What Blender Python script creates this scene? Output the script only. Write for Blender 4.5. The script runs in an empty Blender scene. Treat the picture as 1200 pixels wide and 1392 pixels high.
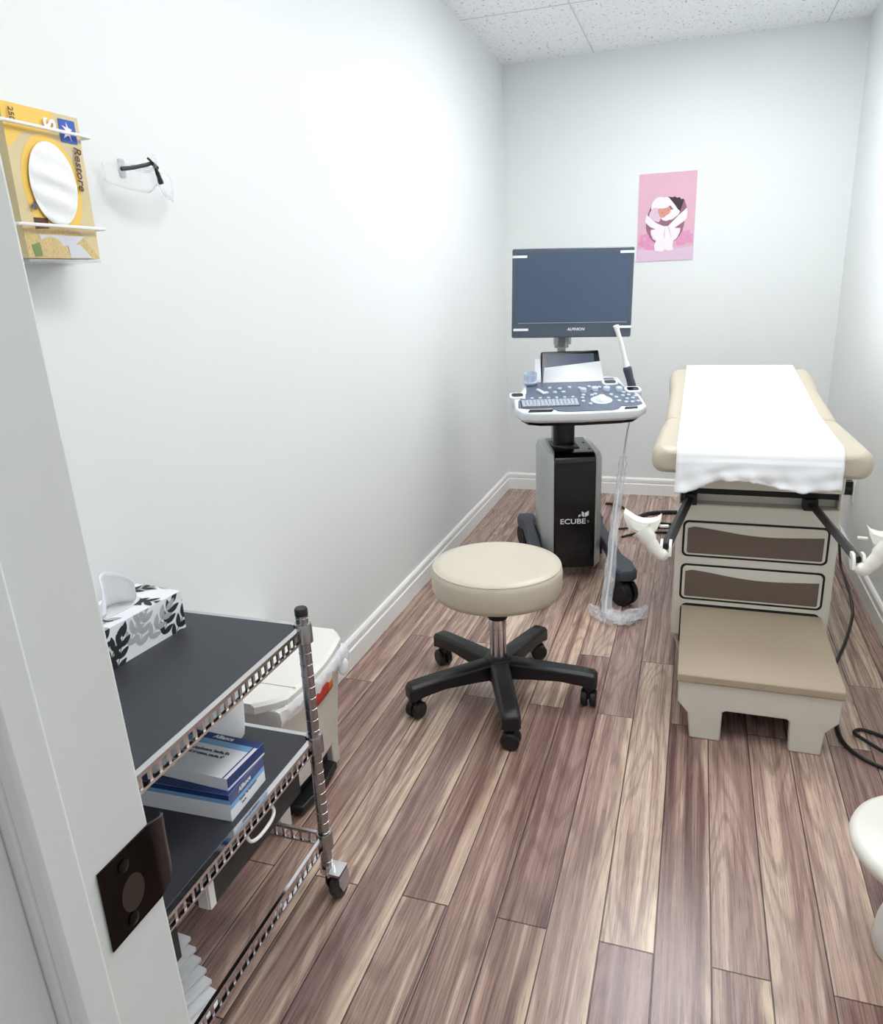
import bpy, bmesh, math, random
from mathutils import Vector, Matrix, Euler
random.seed(7)
C = bpy.context.scene.collection
PI = math.pi

# ------------------------------------------------------------------ helpers
class MB:
    def __init__(s): s.bm = bmesh.new()
    def face(s, vs, mi=0):
        try:
            f = s.bm.faces.new(vs); f.material_index = mi; return f
        except ValueError: return None
    def poly(s, pts, mi=0): return s.face([s.bm.verts.new(p) for p in pts], mi)
    def box(s, x0, x1, y0, y1, z0, z1, mi=0):
        v = [s.bm.verts.new((x, y, z)) for z in (z0, z1) for y in (y0, y1) for x in (x0, x1)]
        for q in ((0,2,3,1),(4,5,7,6),(0,1,5,4),(2,6,7,3),(0,4,6,2),(1,3,7,5)): s.face([v[i] for i in q], mi)
        return v
    def loft(s, rings, mi=0, cap=True, closed=True):
        R = [[s.bm.verts.new(p) for p in r] for r in rings]
        n = len(R[0])
        for a, b in zip(R, R[1:]):
            for i in range(n if closed else n - 1):
                j = (i + 1) % n
                s.face([a[i], a[j], b[j], b[i]], mi)
        if cap and closed:
            s.face(R[0][::-1], mi); s.face(R[-1], mi)
        return R
    def prism(s, pts, axis, lo, hi, mi=0):
        def P(a, b, c):
            return {'z': (a, b, c), 'y': (a, c, b), 'x': (c, a, b)}[axis]
        s.loft([[P(a, b, lo) for a, b in pts], [P(a, b, hi) for a, b in pts]], mi)
    def ring(s, c, t, rx, ry=None, n=12, up=None):
        ry = rx if ry is None else ry
        t = Vector(t).normalized(); up = Vector(up or (0, 0, 1))
        if abs(t.dot(up)) > .98: up = Vector((0, 1, 0))
        a = t.cross(up).normalized(); b = a.cross(t).normalized()
        c = Vector(c)
        return [c + a * rx * math.cos(2*PI*i/n) + b * ry * math.sin(2*PI*i/n) for i in range(n)]
    def cyl(s, p0, p1, r0, r1=None, n=20, mi=0):
        r1 = r0 if r1 is None else r1
        t = Vector(p1) - Vector(p0)
        s.loft([s.ring(p0, t, r0, n=n), s.ring(p1, t, r1, n=n)], mi)
    def tube(s, pts, r, n=10, mi=0, up=None):
        pts = [Vector(p) for p in pts]
        rr = r if isinstance(r, (list, tuple)) else [r] * len(pts)
        rings = []
        for i, p in enumerate(pts):
            t = pts[min(i+1, len(pts)-1)] - pts[max(i-1, 0)]
            q = rr[i]
            rx, ry = q if isinstance(q, (list, tuple)) else (q, q)
            rings.append(s.ring(p, t, rx, ry, n, up))
        s.loft(rings, mi)
    def lathe(s, prof, c=(0, 0, 0), n=40, mi=0):
        s.loft([[(c[0]+r*math.cos(2*PI*i/n), c[1]+r*math.sin(2*PI*i/n), c[2]+z) for i in range(n)] for r, z in prof], mi)
    def build(s, name, mats, parent=None, loc=None, rot=None, bev=0, seg=2, smooth=True, ang=35, solid=0, sub=0):
        bmesh.ops.recalc_face_normals(s.bm, faces=s.bm.faces[:])
        me = bpy.data.meshes.new(name); s.bm.to_mesh(me); s.bm.free()
        for m in (mats if isinstance(mats, (list, tuple)) else [mats]): me.materials.append(m)
        if smooth:
            me.polygons.foreach_set('use_smooth', [True]*len(me.polygons))
            me.set_sharp_from_angle(angle=math.radians(ang))
        o = bpy.data.objects.new(name, me); C.objects.link(o)
        if parent: o.parent = parent
        if loc: o.location = loc
        if rot: o.rotation_euler = rot
        if solid:
            m = o.modifiers.new('s', 'SOLIDIFY'); m.thickness = solid; m.offset = 0
        if bev:
            m = o.modifiers.new('b', 'BEVEL'); m.width = bev; m.segments = seg; m.limit_method = 'ANGLE'; m.angle_limit = math.radians(40)
        if sub:
            m = o.modifiers.new('u', 'SUBSURF'); m.levels = sub; m.render_levels = sub
        return o

def smoothpts(pts, k=8):
    pts = [Vector(p) for p in pts]; out = []
    P = [pts[0]*2 - pts[1]] + pts + [pts[-1]*2 - pts[-2]]
    for i in range(1, len(P)-2):
        a, b, c, d = P[i-1:i+3]
        for j in range(k):
            t = j/k
            out.append(.5*((2*b) + (c-a)*t + (2*a-5*b+4*c-d)*t*t + (3*b-a-3*c+d)*t**3))
    out.append(pts[-1]); return out

def rrect(x0, x1, y0, y1, r, n=6):
    out = []
    for cx, cy, a0 in ((x1-r, y1-r, 0), (x0+r, y1-r, 90), (x0+r, y0+r, 180), (x1-r, y0+r, 270)):
        for i in range(n+1):
            a = math.radians(a0 + 90*i/n); out.append((cx + r*math.cos(a), cy + r*math.sin(a)))
    return out

def tag(o, label, cat, group=None, kind=None):
    o['label'] = label; o['category'] = cat
    if group: o['group'] = group
    if kind: o['kind'] = kind
    return o
def thing(name, label, cat, loc=(0,0,0), rz=0, group=None):
    o = bpy.data.objects.new(name, None); o.empty_display_size = .05; C.objects.link(o)
    o.location = loc; o.rotation_euler = (0, 0, rz); return tag(o, label, cat, group)
def struct(o, label, cat):
    o['kind'] = 'structure'; o['label'] = label; o['category'] = cat; return o

def text(body, size, mat, parent, origin, right, up, name='lettering', align='CENTER', ext=.0004, shear=0, bold=0, sx=1):
    cu = bpy.data.curves.new(name, 'FONT'); cu.body = body; cu.size = size; cu.align_x = align; cu.align_y = 'CENTER'
    cu.extrude = ext; cu.shear = shear; cu.offset = bold; cu.resolution_u = 4
    t = bpy.data.objects.new('tmp', cu); C.objects.link(t)
    dg = bpy.context.evaluated_depsgraph_get(); dg.update()
    me = bpy.data.meshes.new_from_object(t.evaluated_get(dg)); C.objects.unlink(t); bpy.data.objects.remove(t)
    me.name = name; me.materials.clear(); me.materials.append(mat)
    r = Vector(right).normalized(); u = Vector(up); u = (u - r*u.dot(r)).normalized(); n = r.cross(u)
    M = Matrix((r, u, n)).transposed().to_4x4(); M.translation = Vector(origin)
    me.transform(Matrix.Diagonal((sx, 1, 1, 1))); me.transform(M)
    o = bpy.data.objects.new(name, me); C.objects.link(o)
    if parent: o.parent = parent
    return o

# ------------------------------------------------------------------ materials
def lin(c): return tuple((v/255/12.92 if v/255 <= .04045 else ((v/255+.055)/1.055)**2.4) for v in c)
def mat(name, rgb, rough=.5, metal=0, var=.04, scale=30, bump=0, bscale=200, spec=.5, trans=0, coat=0, sub=0):
    m = bpy.data.materials.new(name); m.use_nodes = True; nt = m.node_tree; b = nt.nodes['Principled BSDF']
    col = lin(rgb)
    tc = nt.nodes.new('ShaderNodeTexCoord'); nz = nt.nodes.new('ShaderNodeTexNoise'); nz.inputs['Scale'].default_value = scale
    nz.inputs['Detail'].default_value = 3
    nt.links.new(tc.outputs['Object'], nz.inputs['Vector'])
    mx = nt.nodes.new('ShaderNodeMix'); mx.data_type = 'RGBA'
    mx.inputs['A'].default_value = tuple(v*(1-var) for v in col) + (1,); mx.inputs['B'].default_value = tuple(min(1, v*(1+var)) for v in col) + (1,)
    nt.links.new(nz.outputs['Fac'], mx.inputs['Factor']); nt.links.new(mx.outputs['Result'], b.inputs['Base Color'])
    b.inputs['Roughness'].default_value = rough; b.inputs['Metallic'].default_value = metal
    b.inputs['Specular IOR Level'].default_value = spec; b.inputs['Transmission Weight'].default_value = trans
    b.inputs['Coat Weight'].default_value = coat
    if bump:
        n2 = nt.nodes.new('ShaderNodeTexNoise'); n2.inputs['Scale'].default_value = bscale; n2.inputs['Detail'].default_value = 4
        nt.links.new(tc.outputs['Object'], n2.inputs['Vector'])
        bp = nt.nodes.new('ShaderNodeBump'); bp.inputs['Strength'].default_value = bump; bp.inputs['Distance'].default_value = .002
        nt.links.new(n2.outputs['Fac'], bp.inputs['Height']); nt.links.new(bp.outputs['Normal'], b.inputs['Normal'])
    return m
def film(name, rgb, alpha, rough=.1):
    m = bpy.data.materials.new(name); m.use_nodes = True; nt = m.node_tree
    b = nt.nodes['Principled BSDF']; b.inputs['Base Color'].default_value = lin(rgb) + (1,); b.inputs['Roughness'].default_value = rough
    out = nt.nodes['Material Output']; tr = nt.nodes.new('ShaderNodeBsdfTransparent'); mx = nt.nodes.new('ShaderNodeMixShader')
    lw = nt.nodes.new('ShaderNodeLayerWeight'); lw.inputs['Blend'].default_value = .35
    mr = nt.nodes.new('ShaderNodeMapRange'); mr.inputs['To Min'].default_value = alpha; mr.inputs['To Max'].default_value = min(1, alpha+.6)
    nt.links.new(lw.outputs['Facing'], mr.inputs['Value']); nt.links.new(mr.outputs['Result'], mx.inputs['Fac'])
    nt.links.new(tr.outputs[0], mx.inputs[1]); nt.links.new(b.outputs[0], mx.inputs[2]); nt.links.new(mx.outputs[0], out.inputs['Surface'])
    return m

def wood_floor():
    m = bpy.data.materials.new('walnut_planks'); m.use_nodes = True; nt = m.node_tree; N = nt.nodes; L = nt.links
    b = N['Principled BSDF']
    def math_(op, a, c=None, d=None):
        n = N.new('ShaderNodeMath'); n.operation = op
        for i, v in enumerate((a, c, d)):
            if v is None: continue
            if isinstance(v, (int, float)): n.inputs[i].default_value = v
            else: L.new(v, n.inputs[i])
        return n.outputs[0]
    def comb(x, y, z):
        n = N.new('ShaderNodeCombineXYZ')
        for i, v in enumerate((x, y, z)):
            if isinstance(v, (int, float)): n.inputs[i].default_value = v
            else: L.new(v, n.inputs[i])
        return n.outputs[0]
    def noise(v, scale, det=4, dist=0, rough=.55):
        n = N.new('ShaderNodeTexNoise'); n.inputs['Scale'].default_value = scale; n.inputs['Detail'].default_value = det
        n.inputs['Distortion'].default_value = dist; n.inputs['Roughness'].default_value = rough; L.new(v, n.inputs['Vector']); return n.outputs['Fac']
    def sstep(v, a, c):
        n = N.new('ShaderNodeMapRange'); n.interpolation_type = 'SMOOTHSTEP'; L.new(v, n.inputs['Value'])
        n.inputs['From Min'].default_value = a; n.inputs['From Max'].default_value = c; return n.outputs['Result']
    def mix(f, A, B):
        n = N.new('ShaderNodeMix'); n.data_type = 'RGBA'
        if isinstance(f, (int, float)): n.inputs['Factor'].default_value = f
        else: L.new(f, n.inputs['Factor'])
        for k, v in (('A', A), ('B', B)):
            if isinstance(v, tuple): n.inputs[k].default_value = v + (1,)
            else: L.new(v, n.inputs[k])
        return n.outputs['Result']
    geo = N.new('ShaderNodeNewGeometry'); sp = N.new('ShaderNodeSeparateXYZ'); L.new(geo.outputs['Position'], sp.inputs[0])
    X, Y = sp.outputs[0], sp.outputs[1]
    W = .1085; LEN = 1.215
    px = math_('DIVIDE', math_('SUBTRACT', X, .018), W); col = math_('FLOOR', px); fx = math_('SUBTRACT', px, col)
    odd = math_('FLOORED_MODULO', col, 2.0)
    off = math_('SUBTRACT', math_('MULTIPLY', odd, -3.355 + 2.51), 2.51)
    py = math_('DIVIDE', math_('SUBTRACT', Y, off), LEN); row = math_('FLOOR', py); fy = math_('SUBTRACT', py, row)
    wn = N.new('ShaderNodeTexWhiteNoise'); wn.noise_dimensions = '3D'; L.new(comb(col, row, 3.7), wn.inputs['Vector'])
    ws = N.new('ShaderNodeSeparateXYZ'); L.new(wn.outputs['Color'], ws.inputs[0]); h1, h2, h3 = ws.outputs
    # cathedral grain: contour lines of a stretched noise
    big = noise(comb(math_('MULTIPLY', fx, .55), math_('MULTIPLY_ADD', Y, .62, math_('MULTIPLY', h1, 40.0)), math_('MULTIPLY', h2, 40.0)), 1.5, 1.5, .35, .4)
    rings = math_('SINE', math_('MULTIPLY', big, 88.0))
    rings = math_('MULTIPLY_ADD', rings, .5, .5)
    fine = noise(comb(math_('MULTIPLY', X, 300.0), math_('MULTIPLY', Y, 4.5), math_('MULTIPLY', h1, 30.0)), 1.0, 4, .3)
    streak = noise(comb(math_('MULTIPLY', fx, 4.2), math_('MULTIPLY_ADD', Y, .8, math_('MULTIPLY', h3, 50.0)), math_('MULTIPLY', h1, 50.0)), 1.3, 3, .6)
    tone = math_('ADD', math_('MULTIPLY', rings, .0), math_('ADD', math_('MULTIPLY', fine, .50), math_('MULTIPLY', streak, 1.25)))
    tone = math_('ADD', tone, math_('MULTIPLY_ADD', h2, .40, -.50))
    cr = N.new('ShaderNodeValToRGB'); e = cr.color_ramp.elements
    e[0].position = .12; e[0].color = lin((74, 50, 46)) + (1,)
    e[1].position = .86; e[1].color = lin((226, 202, 180)) + (1,)
    for p, c in ((.32, (122, 92, 84)), (.50, (158, 128, 116)), (.68, (194, 166, 148))):
        q = cr.color_ramp.elements.new(p); q.color = lin(c) + (1,)
    L.new(tone, cr.inputs['Fac'])
    hue = mix(math_('MULTIPLY', h3, .5), cr.outputs['Color'], lin((150, 118, 116)))
    # pale sapwood running along an edge of some planks
    wob = noise(comb(0.0, math_('MULTIPLY_ADD', Y, 1.6, math_('MULTIPLY', h3, 60.0)), math_('MULTIPLY', h2, 60.0)), 1.0, 3, .2)
    edge = math_('ADD', fx, math_('MULTIPLY_ADD', wob, .9, -.5))
    sap = math_('MULTIPLY', sstep(edge, .70, .98), sstep(h1, .30, .42))
    sapc = mix(math_('MULTIPLY', rings, .5), lin((228, 204, 178)), lin((192, 164, 142)))
    colr = mix(math_('MULTIPLY', sap, .85), hue, sapc)
    lines = math_('MULTIPLY', sstep(rings, .55, .98), math_('MULTIPLY_ADD', fine, .9, -.02))
    colr = mix(math_('MULTIPLY', lines, math_('MULTIPLY_ADD', sap, -.5, .75)), colr, lin((92, 62, 56)))
    pores = noise(comb(math_('MULTIPLY', X, 520.0), math_('MULTIPLY', Y, 14.0), 0.0), 1.0, 2)
    colr = mix(math_('MULTIPLY', sstep(pores, .55, .68), .5), colr, lin((78, 52, 48)))
    d1 = math_('MINIMUM', fx, math_('SUBTRACT', 1.0, fx)); d2 = math_('MULTIPLY', math_('MINIMUM', fy, math_('SUBTRACT', 1.0, fy)), LEN/W)
    seam = math_('SUBTRACT', 1.0, sstep(math_('MINIMUM', d1, d2), .007, .020))
    colr = mix(math_('MULTIPLY', seam, .93), colr, lin((42, 28, 26)))
    L.new(colr, b.inputs['Base Color'])
    L.new(math_('MULTIPLY_ADD', fine, .12, .22), b.inputs['Roughness'])
    bp = N.new('ShaderNodeBump'); bp.inputs['Strength'].default_value = .25; bp.inputs['Distance'].default_value = .002
    L.new(math_('SUBTRACT', math_('MULTIPLY', fine, .15), seam), bp.inputs['Height']); L.new(bp.outputs['Normal'], b.inputs['Normal'])
    return m

def ceiling_mat():
    m = bpy.data.materials.new('fissured_ceiling_tile'); m.use_nodes = True; nt = m.node_tree; N = nt.nodes; L = nt.links
    b = N['Principled BSDF']; b.inputs['Roughness'].default_value = .9
    geo = N.new('ShaderNodeNewGeometry'); mp = N.new('ShaderNodeMapping'); mp.inputs['Scale'].default_value = (1.6, .8, 1)
    mp.inputs['Rotation'].default_value = (0, 0, .5)
    L.new(geo.outputs['Position'], mp.inputs['Vector'])
    n1 = N.new('ShaderNodeTexNoise'); n1.inputs['Scale'].default_value = 55; n1.inputs['Detail'].default_value = 3; n1.inputs['Distortion'].default_value = .6
    L.new(mp.outputs[0], n1.inputs['Vector'])
    cr = N.new('ShaderNodeValToRGB'); e = cr.color_ramp.elements
    e[0].position = .31; e[0].color = lin((186, 190, 197)) + (1,); e[1].position = .40; e[1].color = lin((242, 245, 249)) + (1,)
    L.new(n1.outputs['Fac'], cr.inputs['Fac']); L.new(cr.outputs['Color'], b.inputs['Base Color'])
    bp = N.new('ShaderNodeBump'); bp.inputs['Strength'].default_value = .4; bp.inputs['Distance'].default_value = .003
    L.new(n1.outputs['Fac'], bp.inputs['Height']); L.new(bp.outputs['Normal'], b.inputs['Normal'])
    return m

M = {}
M['wall'] = mat('wall_paint', (230, 233, 232), .55, var=.008, scale=3, bump=.05, bscale=350)
M['trim'] = mat('trim_paint', (243, 244, 242), .35, var=.01, scale=8)
M['jamb'] = mat('door_frame_paint', (224, 226, 222), .45, var=.03, scale=25, bump=.08, bscale=120)
M['floor'] = wood_floor(); M['ceil'] = ceiling_mat()
M['tgrid'] = mat('ceiling_grid_paint', (205, 210, 214), .5)
M['vinyl'] = mat('cream_vinyl', (205, 196, 178), .38, var=.03, scale=20, bump=.06, bscale=500)
M['blk'] = mat('black_plastic', (22, 22, 24), .42, var=.1, scale=60, bump=.05, bscale=300)
M['gblk'] = mat('gloss_black', (8, 9, 14), .16, var=.05)
M['chrome'] = mat('chrome', (214, 214, 216), .12, metal=1, var=.02)
M['dchrome'] = mat('dull_chrome', (170, 168, 168), .25, metal=1, var=.06, scale=60)
M['beige'] = mat('beige_enamel', (224, 220, 208), .42, var=.02, scale=12, bump=.04, bscale=300)
M['pad'] = mat('taupe_vinyl', (196, 186, 166), .42, var=.03, scale=14, bump=.05, bscale=400)
M['tread'] = mat('taupe_tread', (176, 160, 138), .6, var=.08, scale=400, bump=.15, bscale=600)
M['brown'] = mat('brown_insert', (108, 94, 84), .6, var=.1, scale=500, bump=.12, bscale=700)
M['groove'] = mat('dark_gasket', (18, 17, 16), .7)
M['paper'] = mat('white_paper', (246, 248, 250), .8, var=.01, scale=40, bump=.15, bscale=45)
M['white'] = mat('white_plastic', (240, 240, 236), .35, var=.015)
M['ivory'] = mat('ivory_plastic', (232, 229, 219), .35, var=.015)
M['silver'] = mat('silver_plastic', (184, 187, 186), .35, metal=.25, var=.02)
M['rim'] = mat('pale_grey_plastic', (222, 226, 230), .3, var=.02)
M['panel'] = mat('blue_grey_panel', (98, 108, 124), .35, var=.04)
M['key'] = mat('grey_keys', (178, 186, 196), .4, var=.03)
M['knob'] = mat('knob_plastic', (196, 206, 220), .3, var=.04)
M['slate'] = mat('slate_plastic', (60, 66, 78), .5, var=.08, scale=300, bump=.06, bscale=400)
M['bezel'] = mat('monitor_bezel', (74, 84, 98), .38, var=.05)
M['screen'] = mat('dark_screen', (72, 86, 108), .24, var=.06, scale=300)
M['tape'] = mat('white_tape', (236, 238, 240), .5)
M['liner'] = mat('charcoal_liner', (50, 51, 58), .5, var=.12, scale=90, bump=.1, bscale=300)
M['cloth'] = mat('black_pebbled_fabric', (52, 52, 53), .7, var=.25, scale=60, bump=.3, bscale=120)
M['bin'] = mat('putty_plastic', (206, 202, 192), .45, var=.02)
M['lid'] = mat('pale_lid_plastic', (232, 231, 224), .4, var=.01)
M['red'] = mat('red_sticker', (214, 62, 48), .5); M['orange'] = mat('orange_sticker', (232, 128, 40), .5)
M['bag'] = film('bin_bag_film', (245, 246, 247), .6, .25)
M['clear'] = film('clear_plastic', (240, 243, 246), .05, .08)
M['sleeve'] = film('crumpled_sleeve', (236, 239, 243), .20, .15)
M['acryl'] = film('acrylic', (225, 228, 230), .3, .1)
M['navy'] = mat('navy_print', (30, 58, 118), .45); M['sky'] = mat('light_blue_print', (128, 176, 222), .45)
M['card'] = mat('white_card', (238, 238, 242), .5, var=.01)
M['ink'] = mat('grey_ink', (92, 94, 104), .6); M['dink'] = mat('dark_leaf_ink', (38, 38, 42), .6); M['mink'] = mat('pale_leaf_ink', (176, 178, 182), .6)
M['gbox'] = mat('kraft_yellow_card', (226, 196, 136), .5, var=.10, scale=14); M['gyel'] = mat('yellow_print', (240, 198, 92), .5)
M['gwood'] = mat('pale_wood_print', (214, 196, 152), .5, var=.12, scale=18)
M['blue'] = mat('blue_square_print', (34, 84, 176), .45); M['brn'] = mat('brown_print', (92, 58, 42), .6); M['green'] = mat('green_print', (120, 140, 84), .6)
M['oat'] = mat('oat_print', (206, 182, 128), .7, var=.35, scale=220); M['grayp'] = mat('grey_print', (206, 208, 214), .5)
M['latex'] = mat('white_glove_latex', (240, 240, 240), .6, bump=.3, bscale=30)
M['pink'] = mat('pink_print', (222, 176, 192), .6, var=.05, scale=8); M['pinkd'] = mat('deep_pink_print', (222, 150, 188), .6, var=.12, scale=90)
M['pinkl'] = mat('lilac_print', (220, 190, 212), .6); M['mauve'] = mat('mauve_print', (150, 100, 116), .6, var=.15, scale=80)
M['skin'] = mat('skin_print', (216, 150, 132), .6); M['plum'] = mat('plum_print', (52, 36, 52), .6); M['wprint'] = mat('white_print', (238, 230, 234), .6, var=.02)
M['bronze'] = mat('dark_bronze', (20, 16, 15), .12, metal=.75, var=.2, scale=30)
M['rubber'] = mat('grey_rubber', (70, 68, 68), .6)
def emit(name, rgb, s):
    m = bpy.data.materials.new(name); m.use_nodes = True; b = m.node_tree.nodes['Principled BSDF']
    b.inputs['Base Color'].default_value = (.9, .9, .9, 1); b.inputs['Emission Color'].default_value = lin(rgb) + (1,); b.inputs['Emission Strength'].default_value = s; return m
M['lamp'] = emit('light_diffuser', (250, 252, 255), 13.5); M['lamp2'] = emit('light_diffuser_dimmer', (250, 252, 255), 7.8)

# ------------------------------------------------------------------ room
W, H, YF = 1.822, 2.44, -4.27
b = MB(); b.box(-.12, 2.4, -6.2, .12, -.06, 0); struct(b.build('floor', M['floor'], smooth=False), 'brown walnut plank floor with pale streaks', 'floor')
b = MB(); b.box(-.12, 0, -4.40, .12, 0, H); struct(b.build('wall_left', M['wall'], smooth=False), 'long white wall on the left', 'wall')
b = MB(); b.box(0, W, 0, .12, 0, H); struct(b.build('wall_back', M['wall'], smooth=False), 'white end wall with the pink poster', 'wall')
b = MB(); b.box(W, W+.12, -4.40, .12, 0, H); struct(b.build('wall_right', M['wall'], smooth=False), 'white wall on the right beside the exam table', 'wall')
b = MB(); b.box(0, .768, -4.40, YF, 0, H); b.box(1.622, W, -4.40, YF, 0, H); b.box(.768, 1.622, -4.40, YF, 2.072, H)
struct(b.build('wall_front', M['wall'], smooth=False), 'white wall around the doorway', 'wall')
# ceiling, with the openings filled by light panels
b = MB(); b.box(-.12, W+.12, -4.40, .12, H, H+.08); ceil = struct(b.build('ceiling', M['ceil'], smooth=False), 'white speckled tile ceiling', 'ceiling')
b = MB()
for x in (.503, 1.630): b.box(x-.003, x+.003, -4.26, -.001, H-.0015, H+.001)
for y in (-.815, -2.035, -3.255): b.box(.001, W-.001, y-.003, y+.003, H-.0015, H+.001)
struct(b.build('trim_2', M['tgrid'], smooth=False), 'thin grid lines between the ceiling tiles', 'ceiling grid')
# baseboards
def baseboard(name, p0, p1, n, label):
    prof = [(0, 0), (.014, 0), (.014, .066), (.009, .070), (.009, .074), (.012, .078), (.012, .096), (.007, .104), (0, .106)]
    p0, p1, n = Vector(p0), Vector(p1), Vector(n); b = MB()
    b.loft([[p + n*a + Vector((0, 0, z)) for a, z in prof] for p in (p0, p1)])
    struct(b.build(name, M['trim'], smooth=False), label, 'baseboard')
baseboard('baseboard_left', (0, -4.27, 0), (0, 0, 0), (1, 0, 0), 'white moulded baseboard along the left wall')
baseboard('baseboard_back', (.012, 0, 0), (W-.012, 0, 0), (0, -1, 0), 'white moulded baseboard along the end wall')
baseboard('baseboard_right', (W, 0, 0), (W, -4.27, 0), (-1, 0, 0), 'white moulded baseboard along the right wall')
# door frame with stop and strike plate
b = MB()
b.box(.768, .790, -4.350, -4.262, 0, 2.05); b.box(.768, .782, -4.402, -4.350, 0, 2.05); b.box(1.60, 1.622, -4.402, -4.266, 0, 2.05); b.box(.768, 1.622, -4.402, -4.266, 2.05, 2.072)
b.box(.790, .803, -4.350, -4.327, 0, 2.05); b.box(1.587, 1.60, -4.350, -4.327, 0, 2.05); b.box(.803, 1.587, -4.350, -4.327, 2.037, 2.05)
b.box(.70, .782, -4.42, -4.40, 0, 2.12)
for v_ in b.bm.verts: v_.co.y -= (v_.co.z - .97)*.032
fr = struct(b.build('trim_1', M['jamb'], bev=.0025, smooth=True), 'pale grey painted door frame at the left edge', 'door frame')
b = MB()
z0, z1 = .917, .976
path = [(.7912, -4.310), (.7914, -4.264), (.7905, -4.252), (.786, -4.244), (.778, -4.239)]
b.loft([[(x, y, z0 + (.004 if i > 1 else 0)*(i-1)) , (x, y, z1 - (.004 if i > 1 else 0)*(i-1)), (x-.0016, y+.0008, z1 - (.004 if i > 1 else 0)*(i-1)), (x-.0016, y+.0008, z0 + (.004 if i > 1 else 0)*(i-1))] for i, (x, y) in enumerate(path)])
sp = b.build('strike_plate', M['bronze'], fr, smooth=True); sp['label'] = 'dark bronze strike plate with a curved lip'
b = MB(); b.prism([(-4.286+.010*math.cos(a), .942+.013*math.sin(a)) for a in [i*PI/12 for i in range(24)]], 'x', .7908, .7914)
b.build('latch_hole', mat('latch_recess', (46, 30, 20), .5, var=.4, scale=200), sp)
for z in (.966, .925):
    b = MB(); b.lathe([(.0045, 0), (.0045, .0008), (.003, .0014)], n=16); b.build('screw', M['bronze'], sp, loc=(.7912, -4.290, z), rot=(0, PI/2, 0))

# ceiling lights (just out of view)
for i, (y0, y1) in enumerate(((-1.90, -.86), (-3.85, -2.65))):
    t = thing('ceiling_light', ['flat white ceiling light panel nearer the end wall', 'flat white ceiling light panel nearer the doorway'][i], 'ceiling light', ((1.10, 1.12)[i], (y0+y1)/2, H))
    w, d = .30, (y1-y0)/2
    b = MB(); b.box(-w, w, -d, -d+.02, -.014, -.002); b.box(-w, w, d-.02, d, -.014, -.002); b.box(-w, -w+.02, -d+.02, d-.02, -.014, -.002); b.box(w-.02, w, -d+.02, d-.02, -.014, -.002)
    b.build('frame', M['white'], t)
    b = MB(); b.box(-w+.02, w-.02, -d+.02, d-.02, -.008, -.002); b.build('diffuser', M['lamp'] if i == 0 else M['lamp2'], t, smooth=False)

# ------------------------------------------------------------------ stool
t = thing('rolling_stool', 'round cream vinyl stool on a black five-arm wheeled base', 'stool', (.563, -2.480, 0))
b = MB(); R_ = .203
b.lathe([(.05, .366), (R_-.022, .366), (R_-.008, .372), (R_, .390), (R_+.001, .44), (R_-.002, .456), (R_-.010, .465), (R_-.03, .4685), (.1, .470), (.001, .4705)], n=64)
seat = b.build('seat', M['vinyl'], t, ang=60)
b = MB(); n = 64
b.tube([((R_-.006)*math.cos(2*PI*i/n), (R_-.006)*math.sin(2*PI*i/n), .4605) for i in range(n+1)], .0028, n=6); b.build('piping', M['vinyl'], seat)
b = MB(); b.lathe([(.001, .278), (.030, .278), (.033, .283), (.035, .368), (.001, .368)], n=28); b.build('collar', M['blk'], t)
b = MB(); b.lathe([(.001, .12), (.0265, .12), (.0265, .245), (.0285, .247), (.0285, .278), (.001, .278)], n=28); b.build('gas_lift', M['chrome'], t)
b = MB(); b.lathe([(.02, .065), (.040, .065), (.048, .085), (.048, .132), (.042, .142), (.028, .146), (.02, .146)], n=32); b.build('hub', M['blk'], t)
def make_caster(parent, mb_mat, r=.028, loc=(0, 0, 0), rz=0, w=.022):
    b = MB()
    for s in (-1, 1):
        x = s*w*.62
        prof = [(.001, -w/2), (r*.8, -w/2), (r, -w*.3), (r, w*.3), (r*.8, w/2), (.001, w/2)]
        b.loft([[(x+a, rr*math.cos(2*PI*i/24), r + rr*math.sin(2*PI*i/24)) for i in range(24)] for rr, a in prof])
    b.box(-w*.5, w*.5, -.012, .016, r*.9, r*2.25)
    b.cyl((0, 0, r*2), (0, 0, r*2.9), .009, n=14)
    return b.build('caster', mb_mat, parent, loc=loc, rot=(0, 0, rz))
for k, a in enumerate((3, 75, 147, 221, 291)):
    b = MB(); L_ = .312
    secs = [(.03, .138, .031, .062), (.10, .134, .030, .052), (.20, .128, .029, .042), (.27, .123, .029, .046), (L_-.006, .118, .028, .050), (L_+.004, .110, .020, .040)]
    rings = []
    for x, zt, hw, h in secs:
        rings.append([(x, y, z) for y, z in ((-hw, zt-h), (hw, zt-h), (hw, zt-.008), (hw*.62, zt), (-hw*.62, zt), (-hw, zt-.008))])
    b.loft(rings)
    leg = b.build('leg', M['blk'], t, rot=(0, 0, math.radians(a)), bev=.003)
    make_caster(leg, M['blk'], loc=(L_-.022, 0, 0), rz=.7*k)

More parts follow.
